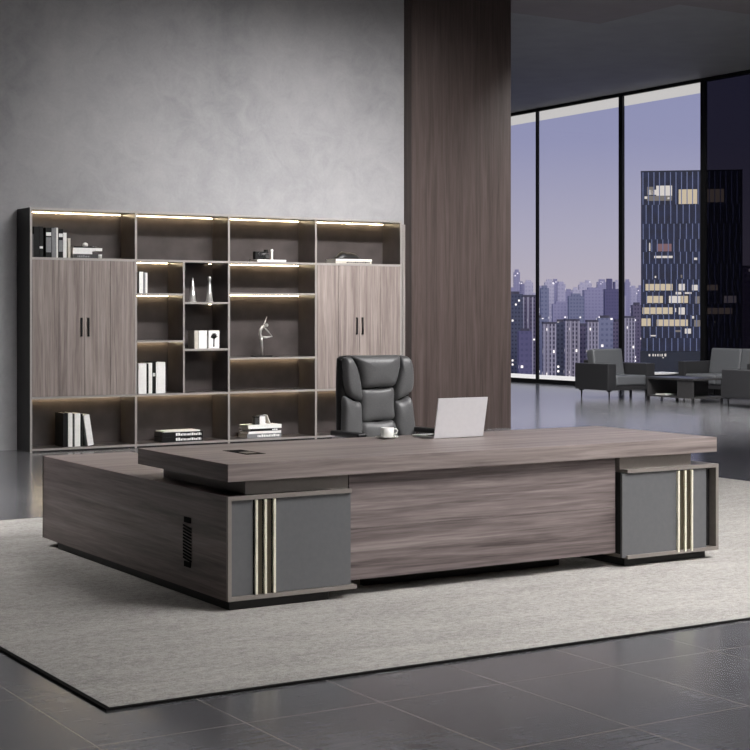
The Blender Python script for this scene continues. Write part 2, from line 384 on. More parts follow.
# ------------------------------------------------------------------ bookcases
YB, YK = 9.62, 10.06
TOP, ROW1, ROW0, BOT = 2.735, 2.165, .597, .03
bay_x = [2.307, 3.579, 4.778, 5.977, 7.245]
bl = ['leftmost tall bookcase unit with two wooden doors and black side', 'bookcase unit with staggered small cells, second from the left', 'open bookcase unit with wide shelves, third from the left', 'rightmost tall bookcase unit with two wooden doors behind the chair']
TH = .013
def cell_led(u, x0, x1, ztop):
    part('led_strip', u, M['led'], [(x0 + .004, x1 - .02, YK - .05, YK - .035, ztop - .006, ztop - .001)])
for i in range(4):
    x0, x1 = bay_x[i] + (.0005 if i else 0), bay_x[i + 1] - .0005
    u = thing('bookcase', ((x0 + x1) / 2, (YB + YK) / 2, ZF), bl[i], 'bookcase', 'bookcase units along the plaster wall')
    mats = [M['cell_brown'], M['edge']]
    part('side_panel', u, [M['black_side'] if i == 0 else M['cell_brown'], M['edge']], [(x0, x0 + (.026 if i == 0 else TH), YB, YK, ZF, TOP)], edge=(1, -1))
    part('side_panel', u, mats, [(x1 - (.026 if i == 3 else TH), x1, YB, YK, ZF, TOP)], edge=(1, -1))
    a, c = x0 + (.026 if i == 0 else TH), x1 - (.026 if i == 3 else TH)
    part('top_board', u, mats, [(a, c, YB, YK, TOP - .026, TOP)], edge=(1, -1))
    part('bottom_board', u, mats, [(a, c, YB, YK, .006, BOT)], edge=(1, -1))
    part('kick_board', u, M['black_base'], [(a, c, YB + .02, YK - .02, ZF, .006)])
    part('back_panel', u, M['cell_brown'], [(a, c, YK - .012, YK, BOT, TOP - .026)])
    for z in (ROW1, ROW0): part('shelf', u, mats, [(a, c, YB, YK - .012, z - .013, z + .013)], edge=(1, -1))
    cell_led(u, a, c, TOP - .026); cell_led(u, a, c, ROW0 - .013)
    if i in (0, 3):
        xm = (a + c) / 2
        for s, (p0, p1) in enumerate(((a + .002, xm - .002), (xm + .002, c - .002))):
            dm = MB(u.location); w = (p1 - p0) / 2
            for q in range(2): dm.box(p0 + q * w + (.005 if q else 0), p0 + (q + 1) * w, YB - .004, YB + .016, ROW0 + .015, ROW1 - .015, bev=.0008)
            door = dm.build('door', M['door_z'], u)
            hx = (xm - .05) if s == 0 else (xm + .032)
            part('handle', door, M['black_metal'], [(hx, hx + .02, YB - .022, YB - .012, 1.285, 1.5), (hx, hx + .02, YB - .014, YB - .003, 1.285, 1.305), (hx, hx + .02, YB - .014, YB - .003, 1.48, 1.5)], bev=.002)
    if i == 1:
        xd = 4.187
        part('divider', u, mats, [(xd - .012, xd + .012, YB, YK - .012, ROW0 + .013, ROW1 - .013)], edge=(1, -1))
        zs = [1.772, 1.22]
        for z in zs: part('shelf', u, mats, [(a, xd - .012, YB, YK - .012, z - .012, z + .012)], edge=(1, -1))
        for z in [ROW1 - .001] + zs: cell_led(u, a, xd - .012, z - .012)
        zs = [1.673, 1.117]
        for z in zs: part('shelf', u, mats, [(xd + .012, c, YB, YK - .012, z - .012, z + .012)], edge=(1, -1))
        for z in [ROW1 - .001] + zs:
            lm = MB(u.location); lm.lathe([(.016, z - .018), (.016, z - .0125)], (c - .06, YK - .07), 14); lm.build('spot_light', M['spot_led'], u)
    if i == 2:
        zs = [1.786, 1.005]
        for z in zs: part('shelf', u, mats, [(a, c, YB, YK - .012, z - .012, z + .012)], edge=(1, -1))
        for z in [ROW1 - .001] + zs: cell_led(u, a, c, z - .012)

# ------------------------------------------------------------------ books and ornaments
def upright(x, z, w, h, dep, cover, label, group, tilt=0, y=9.69, bands=(), cat='book', name='book'):
    t = thing(name, (x, y, z), label, cat, group)
    t.rotation_euler = (0, tilt, 0)
    m = MB(); c = .003
    m.box(0, c, 0, dep, 0, h); m.box(w - c, w, 0, dep, 0, h); m.box(c, w - c, 0, c, 0, h)
    m.build('cover', M[cover], t)
    m = MB(); m.box(c, w - c, c, dep - .006, .004, h - .005); m.build('pages', M['paper'], t)
    for z0, z1, mt in bands:
        m = MB(); m.box(.004 if w > .02 else .002, w - .004, -.0012, .0002, z0, z1); m.build('spine_label', M[mt], t)
    return t
def flat(x, z, w, h, dep, cover, label, group, y=9.69, rz=0, glyph=None, cat='book', pages='paper'):
    t = thing('book', (x, y, z), label, cat, group, rz)
    m = MB(); c = .003
    m.box(0, w, 0, dep, 0, c); m.box(0, w, 0, dep, h - c, h); m.box(0, w, 0, c, c, h - c)
    m.build('cover', M[cover], t)
    m = MB(); m.box(.004, w - .004, c, dep - .006, c, h - c); m.build('pages', M[pages], t)
    if glyph:
        x0, x1, mt = glyph; rnd = random.Random(int(x * 1000)); m = MB(); q = x0
        while q < x1:
            ww = rnd.uniform(.008, .03); m.box(q, min(q + ww, x1), -.0015, .0002, h * .22, h * rnd.uniform(.6, .82)); q += ww + .006
        m.build('spine_lettering', M[mt], t)
    return t
zt = ROW1 + .0135
g = 'upright books on the top left shelf'
upright(2.345, zt, .03, .26, .2, 'bk_char', 'short charcoal book at the far left of the top left shelf', g)
upright(2.380, zt, .055, .345, .24, 'bk_black', 'thick tall plain black book on the top left shelf, left of its thinner black neighbour', g)
upright(2.440, zt, .045, .348, .24, 'bk_black', 'tall black book with small white emblem, second thick book on the top left shelf', g, bands=[(.1, .125, 'bk_white')])
upright(2.515, zt, .068, .338, .24, 'bk_black', 'first black binder with white label, left of the grey book, top left shelf', g, bands=[(.245, .285, 'bk_white'), (.06, .23, 'bk_grey')])
upright(2.588, zt, .05, .335, .24, 'bk_grey', 'mid grey book right of the binder with grey lower spine on the top left shelf', g)
upright(2.642, zt, .018, .34, .22, 'bk_white', 'very thin white book between grey book and second black binder on the top left shelf', g)
upright(2.665, zt, .055, .325, .24, 'bk_black', 'second black binder with white label, right of the thin white book', g, bands=[(.235, .275, 'bk_white'), (.07, .2, 'bk_grey')])
upright(2.722, zt, .04, .285, .22, 'bk_white', 'tallest white book near the end of the top left upright row', g)
upright(2.778, zt, .03, .225, .2, 'bk_cream', 'short cream book ending the upright row on the top left shelf', g)
g = 'flat books stacked on the top left shelf'
flat(2.842, zt, .3, .048, .22, 'bk_char', 'dark flat book at the bottom of the pile on the top left shelf', g, glyph=(.05, .2, 'bk_grey'))
flat(2.835, zt + .0485, .235, .036, .22, 'bk_white', 'thick white flat book, second from below in the top left pile', g)
flat(2.838, zt + .085, .35, .034, .22, 'bk_white', 'widest white flat book jutting right in the top left pile', g, rz=R(-1.5))
flat(2.845, zt + .1195, .26, .016, .2, 'bk_black', 'thin black flat book on top of the top left pile', g)
o = MB((3.02, 9.78, zt + .1365)); o.lathe([(.0, zt + .1365), (.026, zt + .138), (.034, zt + .156), (.026, zt + .176), (.008, zt + .185), (.0, zt + .185)], (3.02, 9.78), 18)
tag(o.build('paperweight', M['porcelain']), 'small round white paperweight on the top left book pile', 'paperweight')
o = MB(); o.tube([(3.04, 9.74, zt + .139), (3.17, 9.73, zt + .139)], .003, 8)
tag(o.build('pen', M['chrome']), 'thin silver pen lying on the top left book pile', 'pen')
o = MB((3.115, 9.73, zt)); o.lathe([(.012, zt), (.022, zt + .004), (.022, zt + .046), (.018, zt + .047), (.017, zt + .012), (.003, zt + .01)], (3.172, 9.71), 18)
tag(o.build('small_cup', M['porcelain']), 'tiny white cup standing at the right of the top left book pile', 'cup')

zb = BOT + .0005
g = 'upright books on the bottom left shelf'
upright(2.722, zb, .056, .385, .26, 'bk_black', 'broad black box file at the left of the bottom left row', g)
upright(2.782, zb, .05, .385, .24, 'bk_white', 'first tall white book, right of the black box file at bottom left', g)
upright(2.834, zb, .022, .375, .24, 'bk_char', 'thin dark book between two white books at bottom left', g)
upright(2.860, zb, .066, .378, .24, 'bk_white', 'thick white book in the middle of the bottom left row', g)
upright(2.930, zb, .022, .368, .24, 'bk_black', 'thin black book before the leaning white one at the right end, bottom left row', g)
upright(3.02, zb, .07, .355, .24, 'bk_white', 'white book leaning most at the right end of the bottom left row', g, tilt=R(-9))

g = 'black lettered books stacked on the second bottom shelf'
flat(3.945, zb, .52, .058, .26, 'bk_black', pages='bk_char', label= 'lower black flat book with white spine lettering, second bottom shelf', group=g, glyph=(.17, .5, 'bk_white'))
flat(3.945, zb + .0585, .52, .058, .26, 'bk_black', pages='bk_char', label= 'upper black flat book with white spine lettering, second bottom shelf', group=g, glyph=(.17, .5, 'bk_white'))
flat(3.96, zb + .117, .47, .014, .24, 'bk_white', 'thin white flat book on top of the two black lettered books', g)

z1 = 1.772 + .0125
g = 'white books in the upper small cell'
upright(3.648, z1, .05, .25, .2, 'bk_white', 'thicker white book at the left of the uppermost small cell', g)
upright(3.702, z1, .02, .235, .2, 'bk_grey', 'thin grey book between two white ones in the uppermost small cell', g)
upright(3.726, z1, .026, .24, .2, 'bk_white', 'thin white book at the right of the uppermost small cell', g)
z1 = ROW0 + .0135
g = 'tall books in the lowest small cell'
upright(3.640, z1, .1, .355, .24, 'bk_white', 'thick white volume at the left of the lowest small cell', g)
upright(3.743, z1, .022, .35, .24, 'bk_black', 'thin black book beside the thick white volume in the lowest small cell', g)
upright(3.768, z1, .045, .36, .24, 'bk_white', 'slim white book between the two black books in the lowest small cell', g)
upright(3.817, z1, .04, .372, .24, 'bk_black', 'tallest black book in the lowest small cell', g, bands=[(.2, .24, 'bk_white')])
upright(3.862, z1, .118, .365, .24, 'bk_white', 'widest white volume at the right of the lowest small cell', g)

z1 = 1.673 + .0125
o = MB((4.385, 9.8, z1)); o.lathe([(.0, z1), (.05, z1), (.048, z1 + .012), (.044, z1 + .014), (.026, z1 + .16), (.005, z1 + .285), (.0, z1 + .29)], (4.385, 9.8), 20)
tag(o.build('cone_ornament', M['sculpt']), 'pointed silver cone ornament at the left in the small right-hand cell', 'ornament', 'silver ornaments in the small right-hand cell')
o = MB((4.59, 9.8, z1)); o.lathe([(.0, z1), (.05, z1), (.048, z1 + .012), (.042, z1 + .014), (.018, z1 + .22), (.015, z1 + .25), (.02, z1 + .262), (.024, z1 + .285), (.016, z1 + .308), (.0, z1 + .312)], (4.605, 9.8), 20)
tag(o.build('figure_ornament', M['sculpt']), 'silver ornament with rounded head at the right in the small right-hand cell', 'ornament', 'silver ornaments in the small right-hand cell')
z1 = 1.117 + .0125
g = 'small books in the middle right-hand cell'
upright(4.355, z1, .05, .215, .18, 'bk_cream', 'beige little book at the left of the middle right-hand cell', g)
upright(4.412, z1, .108, .215, .18, 'bk_white', 'thick white little book in the middle right-hand cell', g)
t = upright(4.54, z1, .145, .215, .18, 'bk_white', 'little white book box with a black plant print in the middle right-hand cell', g)
m = MB()
m.tube([(.07, -.003, .02), (.072, -.002, .12), (.078, -.002, .17)], .007, 6)
for a in range(7):
    q = R(20 + a * 24); m.tube([(.073, -.002, .125), (.073 + .045 * math.cos(q), -.002, .125 + .06 * math.sin(q))], [.012, .006], 6)
m.build('plant_print', M['ink'], t)

# third bay, top: camera on a white book
zt = ROW1 + .0135
flat(5.195, zt, .4, .03, .24, 'bk_white', 'white flat book under the black camera on the third top shelf', 'flat books on the third unit')
cm = thing('camera', (5.31, 9.78, zt + .0305), 'black camera with silver front lying on a white book', 'camera')
zc = zt + .0305
part('camera_body', cm, M['bk_black'], [(5.205, 5.39, 9.76, 9.83, zc, zc + .1)], bev=.008)
part('silver_band', cm, M['chrome'], [(5.25, 5.385, 9.752, 9.762, zc + .045, zc + .082)], bev=.003)
m = MB(cm.location); m.lathe([(.035, 0), (.035, .05), (.028, .06), (.02, .045)], (0, 0), 20)
for v_ in m.bm.verts: x_, y_, z_ = v_.co; v_.co = Vector((5.345 + x_, 9.76 - z_, zc + .045 + y_))
m.build('lens', M['bk_char'], cm)
part('viewfinder', cm, M['bk_black'], [(5.35, 5.385, 9.77, 9.82, zc + .098, zc + .125)], bev=.004)
o = MB((5.44, 9.78, zc)); o.lathe([(.0, zc), (.022, zc), (.02, zc + .006), (.013, zc + .012), (.013, zc + .1), (.02, zc + .112), (.012, zc + .13), (.0, zc + .132)], (5.445, 9.78), 16)
tag(o.build('chess_ornament', M['porcelain']), 'slim white ornament standing right of the black camera', 'ornament')

# dancer
zd = 1.005 + .0125
dn = thing('dancer_figurine', (5.32, 9.8, zd), 'silver dancer figurine balancing on one leg in the tall third-unit cell', 'figurine')
part('base', dn, M['dark_stone'], [(5.19, 5.43, 9.74, 9.86, zd, zd + .018)], bev=.004)
m = MB(dn.location)
X0, Z0 = 5.325, zd + .018
m.tube([(X0, 9.8, Z0), (X0 - .006, 9.8, Z0 + .09), (X0 - .014, 9.8, Z0 + .17), (X0 - .02, 9.8, Z0 + .225)], [.009, .013, .016, .021], 10)
m.tube([(X0 - .02, 9.8, Z0 + .215), (X0 - .035, 9.8, Z0 + .26), (X0 - .03, 9.8, Z0 + .31), (X0 - .0, 9.8, Z0 + .35), (X0 + .025, 9.8, Z0 + .362)], [.02, .018, .019, .02, .011], 10)
m.tube([(X0 - .02, 9.8, Z0 + .225), (X0 + .05, 9.79, Z0 + .22), (X0 + .125, 9.78, Z0 + .232)], [.016, .012, .006], 8)
m.tube([(X0 - .005, 9.8, Z0 + .34), (X0 + .03, 9.8, Z0 + .4), (X0 + .06, 9.8, Z0 + .475)], [.009, .007, .004], 8)
m.tube([(X0 + .015, 9.8, Z0 + .352), (X0 + .06, 9.78, Z0 + .3), (X0 + .115, 9.78, Z0 + .24)], [.009, .008, .005], 8)
m.lathe([(.0, Z0 + .345), (.016, Z0 + .35), (.022, Z0 + .368), (.015, Z0 + .386), (0, Z0 + .39)], (X0 + .055, 9.8), 14)
m.build('dancer_body', M['sculpt'], dn)

g = 'flat books on the bottom of the third unit'
flat(5.06, zb, .47, .052, .25, 'bk_grey', 'bottom grey flat book with lettered spine in the third-unit pile', g, glyph=(.14, .45, 'bk_white'), rz=R(1))
flat(5.075, zb + .0525, .45, .03, .24, 'bk_white', 'lower white flat book in the third-unit pile', g)
flat(5.10, zb + .083, .4, .03, .24, 'bk_black', 'black flat book between white ones in the third-unit pile', g, glyph=(.3, .38, 'bk_white'))
flat(5.07, zb + .1135, .46, .045, .25, 'bk_white', 'thick white flat book on top of the third-unit pile', g)
zq = zb + .159
o = thing('small_box', (5.24, 9.78, zq), 'little dark box on top of the third-unit pile, left of the white one', 'box')
part('case', o, M['bk_char'], [(5.2, 5.255, 9.75, 9.83, zq, zq + .085)], bev=.003); part('lid', o, M['bk_black'], [(5.198, 5.257, 9.748, 9.832, zq + .085, zq + .1)], bev=.002)
o = thing('small_box', (5.3, 9.78, zq), 'little white box in the middle on top of the third-unit pile', 'box')
part('case', o, M['bk_white'], [(5.262, 5.34, 9.75, 9.83, zq, zq + .1)], bev=.003); part('lid', o, M['bk_grey'], [(5.26, 5.342, 9.748, 9.832, zq + .1, zq + .112)], bev=.002)
o = thing('card_easel', (5.4, 9.78, zq), 'tilted white card with black back leaning on the third-unit pile', 'card')
m = MB(o.location); vs = m.box(5.405, 5.415, 9.75, 9.85, zq + .003, zq + .12); m.rotate(vs, (5.405, 9.8, zq + .003), 'Y', R(-24)); m.build('card', M['bk_white'], o)
m = MB(o.location); vs = m.box(5.415, 5.421, 9.75, 9.85, zq + .006, zq + .12); m.rotate(vs, (5.405, 9.8, zq + .003), 'Y', R(-24)); m.build('backing', M['bk_black'], o)

# fourth bay top
flat(6.30, zt, .53, .034, .25, 'bk_cream', 'lower grey-white lettered flat book under the dark ornament', 'flat books on the fourth top shelf', glyph=(.16, .5, 'bk_char'))
flat(6.305, zt + .0345, .53, .024, .25, 'bk_white', 'upper white flat book directly under the dark ornament', 'flat books on the fourth top shelf')
zr = zt + .059
o = MB((6.55, 9.8, zr)); n = 14
sec = [(6.33, .008, .02), (6.38, .03, .045), (6.42, .075, .06), (6.46, .098, .062), (6.52, .082, .065), (6.58, .086, .065), (6.66, .07, .058), (6.71, .03, .045), (6.735, .006, .02)]
rings = []
for x_, h_, w_ in sec:
    rings.append([o.bm.verts.new((x_, 9.81 + w_ * math.cos(math.pi * j / (n - 1)), zr + h_ * math.sin(math.pi * j / (n - 1)))) for j in range(n)])
for a_, b_ in zip(rings, rings[1:]):
    for j in range(n - 1): o.bm.faces.new((a_[j], a_[j + 1], b_[j + 1], b_[j])).smooth = True
    o.bm.faces.new((a_[0], b_[0], b_[-1], a_[-1]))
o.bm.faces.new(rings[0]); o.bm.faces.new(rings[-1][::-1])
tag(o.build('stone_ornament', M['dark_stone']), 'low black rock-shaped ornament on two flat books, fourth top shelf', 'ornament')

# ------------------------------------------------------------------ office chair
def pad(outline, y0, depth, bulge, curve=0, cx=0, n=72):
    """rounded upholstered pad: outline in x,z, front towards -y, bulging; curve bends wings forward"""
    pts = []
    m_ = len(outline)
    for i in range(m_):                                    # catmull-rom through control points
        p0, p1, p2, p3 = (Vector(outline[(i + q) % m_]) for q in (-1, 0, 1, 2))
        k_ = max(2, n // m_)
        for j in range(k_):
            t = j / k_
            pts.append(.5 * ((2 * p1) + (p2 - p0) * t + (2 * p0 - 5 * p1 + 4 * p2 - p3) * t * t + (3 * p1 - p0 - 3 * p2 + p3) * t ** 3))
    c = sum(pts, Vector((0, 0))) / len(pts)
    bm = bmesh.new(); prof = [(.97, 0.0), (1.0, .25), (.99, .55), (.95, .8), (.86, .95), (.7, 1.05), (.45, 1.16), (.2, 1.2)]
    rings = []
    for s_, d_ in prof:
        rg = []
        for p_ in pts:
            q = c + (p_ - c) * s_
            yy = y0 - depth * min(d_, 1) - bulge * max(0, d_ - .8) / .4
            yy -= curve * (q.x - cx) ** 2
            rg.append(bm.verts.new((q.x, yy, q.y)))
        rings.append(rg)
    for a, b in zip(rings, rings[1:]):
        for j in range(len(pts)):
            f = bm.faces.new((a[j], a[(j + 1) % len(pts)], b[(j + 1) % len(pts)], b[j])); f.smooth = True
    bm.faces.new(rings[0][::-1]); f = bm.faces.new(rings[-1]); f.smooth = True
    return bm
CX, CY = 2.185, 2.06
ch = thing('office_chair', (CX, CY, 0), 'high-backed charcoal leather executive chair behind the desk', 'chair')
def zx(x, y):           # reading of the chair elevation: local metres
    return (1.887 + (x - 55) * .00121 - CX, 1.245 - (y - 105) * .00104)
def cpad(name, out, y0, dep, bul, mat='leather', curve=.35):
    m = MB(); m.merge(pad([zx(*q) for q in out], y0, dep, bul, curve, 0)); return m.build(name, M[mat], ch)
Y0 = .1
cpad('back_shell', [(84, 150), (92, 116), (140, 104), (310, 106), (480, 108), (540, 118), (562, 180), (566, 320), (566, 450), (585, 600), (585, 800), (560, 860), (310, 870), (100, 860), (84, 800), (80, 500), (80, 300)], Y0 + .06, .075, .005, 'leather_dark')
cpad('headrest', [(150, 112), (185, 104), (310, 106), (430, 104), (474, 112), (474, 190), (455, 280), (428, 318), (325, 323), (225, 322), (212, 260), (185, 170)], Y0, .075, .03)
cpad('lumbar_pad', [(220, 330), (330, 328), (438, 326), (444, 440), (442, 540), (330, 546), (226, 548), (222, 440)], Y0, .055, .015)
cpad('lower_pad', [(228, 556), (330, 556), (445, 554), (470, 680), (475, 820), (340, 825), (215, 822), (216, 690)], Y0, .055, .02)
cpad('wing_pad', [(98, 135), (118, 112), (146, 114), (180, 180), (205, 270), (214, 350), (216, 410), (170, 398), (125, 365), (104, 280)], Y0, .07, .015)
cpad('wing_pad', [(476, 114), (520, 112), (548, 145), (558, 240), (552, 340), (520, 380), (480, 402), (446, 410), (446, 340), (460, 270), (474, 190)], Y0, .07, .015)
cpad('side_pad', [(96, 380), (130, 385), (170, 408), (216, 420), (222, 520), (224, 620), (212, 700), (208, 830), (120, 830), (92, 760), (90, 600), (94, 470)], Y0, .06, .015)
cpad('side_pad', [(446, 420), (485, 412), (530, 388), (552, 410), (562, 500), (574, 620), (578, 760), (560, 830), (484, 830), (478, 700), (448, 600), (446, 520)], Y0, .06, .015)
m = MB(); m.box(-.27, .27, -.47, .06, .42, .54, bev=.045, seg=4); m.build('seat', M['leather'], ch, True)
for s in (-1, 1):
    m = MB(); m.box(s * .34 - .035, s * .34 + .035, -.36, .02, .7, .735, bev=.014, seg=3); ar = m.build('armrest_pad', M['leather_dark'], ch, True)
    m = MB(); m.tube([(s * .26, -.3, .45), (s * .33, -.33, .5), (s * .345, -.33, .68), (s * .34, -.28, .693), (s * .34, -.04, .693), (s * .345, .02, .68), (s * .33, .03, .52), (s * .26, 0, .45)], .014, 10); m.build('armrest_bracket', M['chrome'], ar)
m = MB(); m.lathe([(.03, .09), (.03, .3), (.024, .3), (.024, .42), (.08, .425)], (0, -.2), 20); m.build('gas_lift', M['chrome'], ch)
for i in range(5):
    q = R(90 + 72 * i); c_, s_ = math.cos(q), math.sin(q)
    m = MB(); m.tube([(0, -.2, .11), (.16 * c_, -.2 + .16 * s_, .1), (.31 * c_, -.2 + .31 * s_, .075)], [.03, .024, .016], 10); lg = m.build('base_arm', M['chrome'], ch)
    m = MB(); m.lathe([(.01, -.022), (.03, -.018), (.03, .018), (.01, .022)], (0, 0), 16)
    for v_ in m.bm.verts: x_, y_, z_ = v_.co; v_.co = Vector((.31 * c_ - s_ * z_ + x_ * c_, -.2 + .31 * s_ + c_ * z_ + x_ * s_, .03 + y_))
    m.build('castor', M['black_metal'], lg)

# ------------------------------------------------------------------ on the desk
lp = thing('laptop', (2.0, .9, .7605), 'open silver laptop seen from behind on the desk', 'laptop')
part('keyboard_base', lp, M['silver'], [(1.818, 2.192, .81, 1.055, .7605, .774)], bev=.003)
m = MB(lp.location)
for r_ in range(5):
    for c_ in range(13): m.box(1.85 + c_ * .0245, 1.871 + c_ * .0245, .84 + r_ * .021, .857 + r_ * .021, .7738, .7755)
m.build('keys', M['keys'], lp)
part('trackpad', lp, M['frame_grey'], [(1.95, 2.06, .965, 1.035, .7738, .7745)])
m = MB(lp.location); vs = m.box(1.818, 2.192, .803, .811, .766, 1.02, bev=.0025); m.rotate(vs, (2, .81, .77), 'X', R(12)); lid = m.build('lid', M['silver'], lp)
m = MB(lp.location); vs = m.box(1.842, 2.175, .8108, .812, .785, .995); m.rotate(vs, (2, .81, .77), 'X', R(12)); m.build('screen', M['screen'], lid)
m = MB(lp.location); m.tube([(1.88, .812, .7745), (2.14, .812, .7745)], .005, 8); m.build('hinge', M['black_metal'], lp)
SX, SY, SZ = 1.59, .985, .7605
o = MB((SX, SY, SZ)); o.lathe([(0, SZ), (.042, SZ), (.05, SZ + .004), (.074, SZ + .013), (.075, SZ + .016), (.05, SZ + .009), (0, SZ + .007)], (SX, SY), 36)
tag(o.build('saucer', M['porcelain']), 'round white saucer under the coffee cup on the desk', 'saucer')
cp = thing('coffee_cup', (SX, SY, SZ + .009), 'small white coffee cup on its saucer left of the laptop', 'cup')
z0 = SZ + .0095
m = MB(cp.location); m.lathe([(0, z0), (.034, z0), (.038, z0 + .005), (.041, z0 + .03), (.042, z0 + .06), (.0395, z0 + .06), (.038, z0 + .03), (.03, z0 + .01), (0, z0 + .009)], (SX, SY), 32); m.build('bowl', M['porcelain'], cp)
m = MB(cp.location); m.lathe([(0, z0 + .046), (.0378, z0 + .046), (.0378, z0 + .048), (0, z0 + .048)], (SX, SY), 32); m.build('coffee', M['coffee'], cp)
m = MB(cp.location); dx, dy = .85, -.52
m.tube([(SX + dx * a, SY + dy * a, z0 + b) for a, b in ((.039, .05), (.055, .052), (.064, .042), (.06, .027), (.037, .017))], .0042, 8); m.build('handle', M['porcelain'], cp)

# ------------------------------------------------------------------ lounge
def soft(x0, x1, y0, y1, z0, z1, bev, mat, name, parent, rot=None, piv=None):
    m = MB(); vs = m.box(x0, x1, y0, y1, z0, z1, bev=bev, seg=3)
    if rot: m.rotate(vs, piv, 'X', rot)
    return m.build(name, mat, parent, True)
def seat_unit(name, loc, rz, width, depth, ncush, label, cat, low=False, arm=.2, armh=.645):
    """faces local -y; origin at front-left foot corner"""
    t = thing(name, loc, label, cat, None, rz)
    for i, x in enumerate((0, width - arm)):
        soft(x, x + arm, 0, depth, .15 - ZF, armh, .018, M['sofa_arm'], 'arm', t)
    soft(arm, width - arm, .03, depth - .02, .15 - ZF, .24, .01, M['sofa_arm'], 'seat_base', t)
    soft(arm, width - arm, depth - .13, depth - .005, .15 - ZF, armh if low else .7, .02, M['sofa_arm'], 'back_frame', t)
    cw = (width - 2 * arm) / ncush
    for i in range(ncush):
        soft(arm + i * cw + .004, arm + (i + 1) * cw - .004, .0, depth - .14, .242, .43, .05, M['sofa'], 'seat_cushion', t)
        if not low:
            soft(arm + i * cw + .006, arm + (i + 1) * cw - .006, depth - .36, depth - .16, .4, .91, .05, M['sofa'], 'back_cushion', t, R(-10), (0, depth - .3, .4))
    for x in (.09, width - .09):
        for y in (.07, depth - .09):
            m = MB()
            m.tube([(x, y, 0), (x, y, .16)], [.011, .02], 10); m.box(x - .05, x + .05, y - .012, y + .012, .135, .165, bev=.004)
            m.build('leg', M['black_metal'], t)
    return t
seat_unit('armchair', (14.97, 14.71, ZF), 0, 1.13, .95, 1, 'dark leather armchair with slim black legs beside the window', 'armchair')
seat_unit('sofa', (17.02, 15.08, ZF), R(-90), 1.98, .95, 2, 'dark leather two-seat sofa with grey back cushions behind the coffee table', 'sofa', arm=.18, armh=.66)
# local -y of the sofa now points to -x
seat_unit('low_sofa', (17.22, 11.97, ZF), R(180), 2.1, .86, 2, 'black low-backed sofa cut by the right edge of the photo', 'sofa', low=True, armh=.63)

tb = thing('coffee_table', (15.74, 13.52, ZF), 'dark rectangular coffee table with open shelf between armchair and sofas', 'table')
part('table_top', tb, M['table_dark'], [(15.36, 16.12, 12.91, 14.13, .385, .42)], bev=.004)
part('bottom_shelf', tb, M['table_dark'], [(15.38, 16.1, 12.93, 14.11, .07, .1)])
part('end_panel', tb, M['table_dark'], [(15.38, 16.1, 14.08, 14.11, .1, .385)])
part('drawer_box', tb, M['table_dark'], [(15.38, 15.405, 12.93, 13.33, .1, .385), (15.405, 16.1, 13.3, 13.33, .1, .385)])
part('corner_post', tb, M['table_dark'], [(16.07, 16.1, 12.93, 12.96, .1, .385)])
for x, y in ((15.4, 12.95), (16.08, 12.95), (15.4, 14.09), (16.08, 14.09)):
    part('leg', tb, M['black_metal'], [(x - .018, x + .018, y - .018, y + .018, ZF, .07)])
flat(15.45, .1005, .26, .02, .25, 'bk_white', 'white magazine on the open shelf of the coffee table', None, y=13.72, cat='magazine')
st = thing('side_table', (16.75, 15.7, ZF), 'low side table with a white top between armchair and sofa', 'table')
part('table_top', st, M['white'], [(16.45, 17.45, 15.35, 16.0, .385, .412)], bev=.003)
part('apron', st, M['table_dark'], [(16.5, 17.4, 15.4, 15.95, .3, .385)])
for x, y in ((16.55, 15.45), (17.35, 15.45), (16.55, 15.9), (17.35, 15.9)):
    part('leg', st, M['black_metal'], [(x - .018, x + .018, y - .018, y + .018, ZF, .3)])

# ------------------------------------------------------------------ the city outside
CAM = Vector((-3.584, -7.238, 1.53)); YAW = R(31.725)
FWD = Vector((math.sin(YAW), math.cos(YAW), 0)); RGT = Vector((math.cos(YAW), -math.sin(YAW), 0))
GZ = -90.0
m = MB(); m.box(30, 4500, -200, 5500, GZ - 2, GZ)
struct('ground', m, M['ground'], 'hazy city ground far below the windows', 'ground')
def tower(px0, px1, ytop, D, fac, label, group=None, kind=0, name='high_rise'):
    f = 1561.0; s = f / D; x0, x1 = (px0 - 375) / s, (px1 - 375) / s; w = x1 - x0
    h = CAM.z + (315 - ytop) / s - GZ
    c = CAM + FWD * D + RGT * (x0 + x1) / 2; c.z = GZ
    t = thing(name, c, label, 'building', group, -YAW)
    dp = max(w * .8, 12)
    m = MB(); m.box(-w / 2, w / 2, 0, dp, 0, h); m.build('facade', FAC[fac], t)
    m = MB()
    if kind == 0: m.box(-w * .3, w * .3, dp * .2, dp * .7, h, h + 2.5 * D / 1500)
    elif kind == 1: m.box(-w * .54, w * .54, -.04 * dp, dp * 1.04, h, h + 2 * D / 1500)
    elif kind == 2:
        m.box(-w * .34, w * .05, dp * .2, dp * .6, h, h + 10 * D / 1500); m.box(w * .15, w * .3, dp * .2, dp * .6, h, h + 7 * D / 1500)
    m.build('roof', M['roof'] if D < 1500 else FAC[fac], t)  # distant roofs reuse the haze-paled facade colour
    if kind == 1:
        for q in (-.5, -.17, .17, .5):
            m = MB(); m.box(w * q - w * .05, w * q + w * .05, -.06 * dp, 0, 0, h); m.build('pilaster', M['rib'], t)
    return t
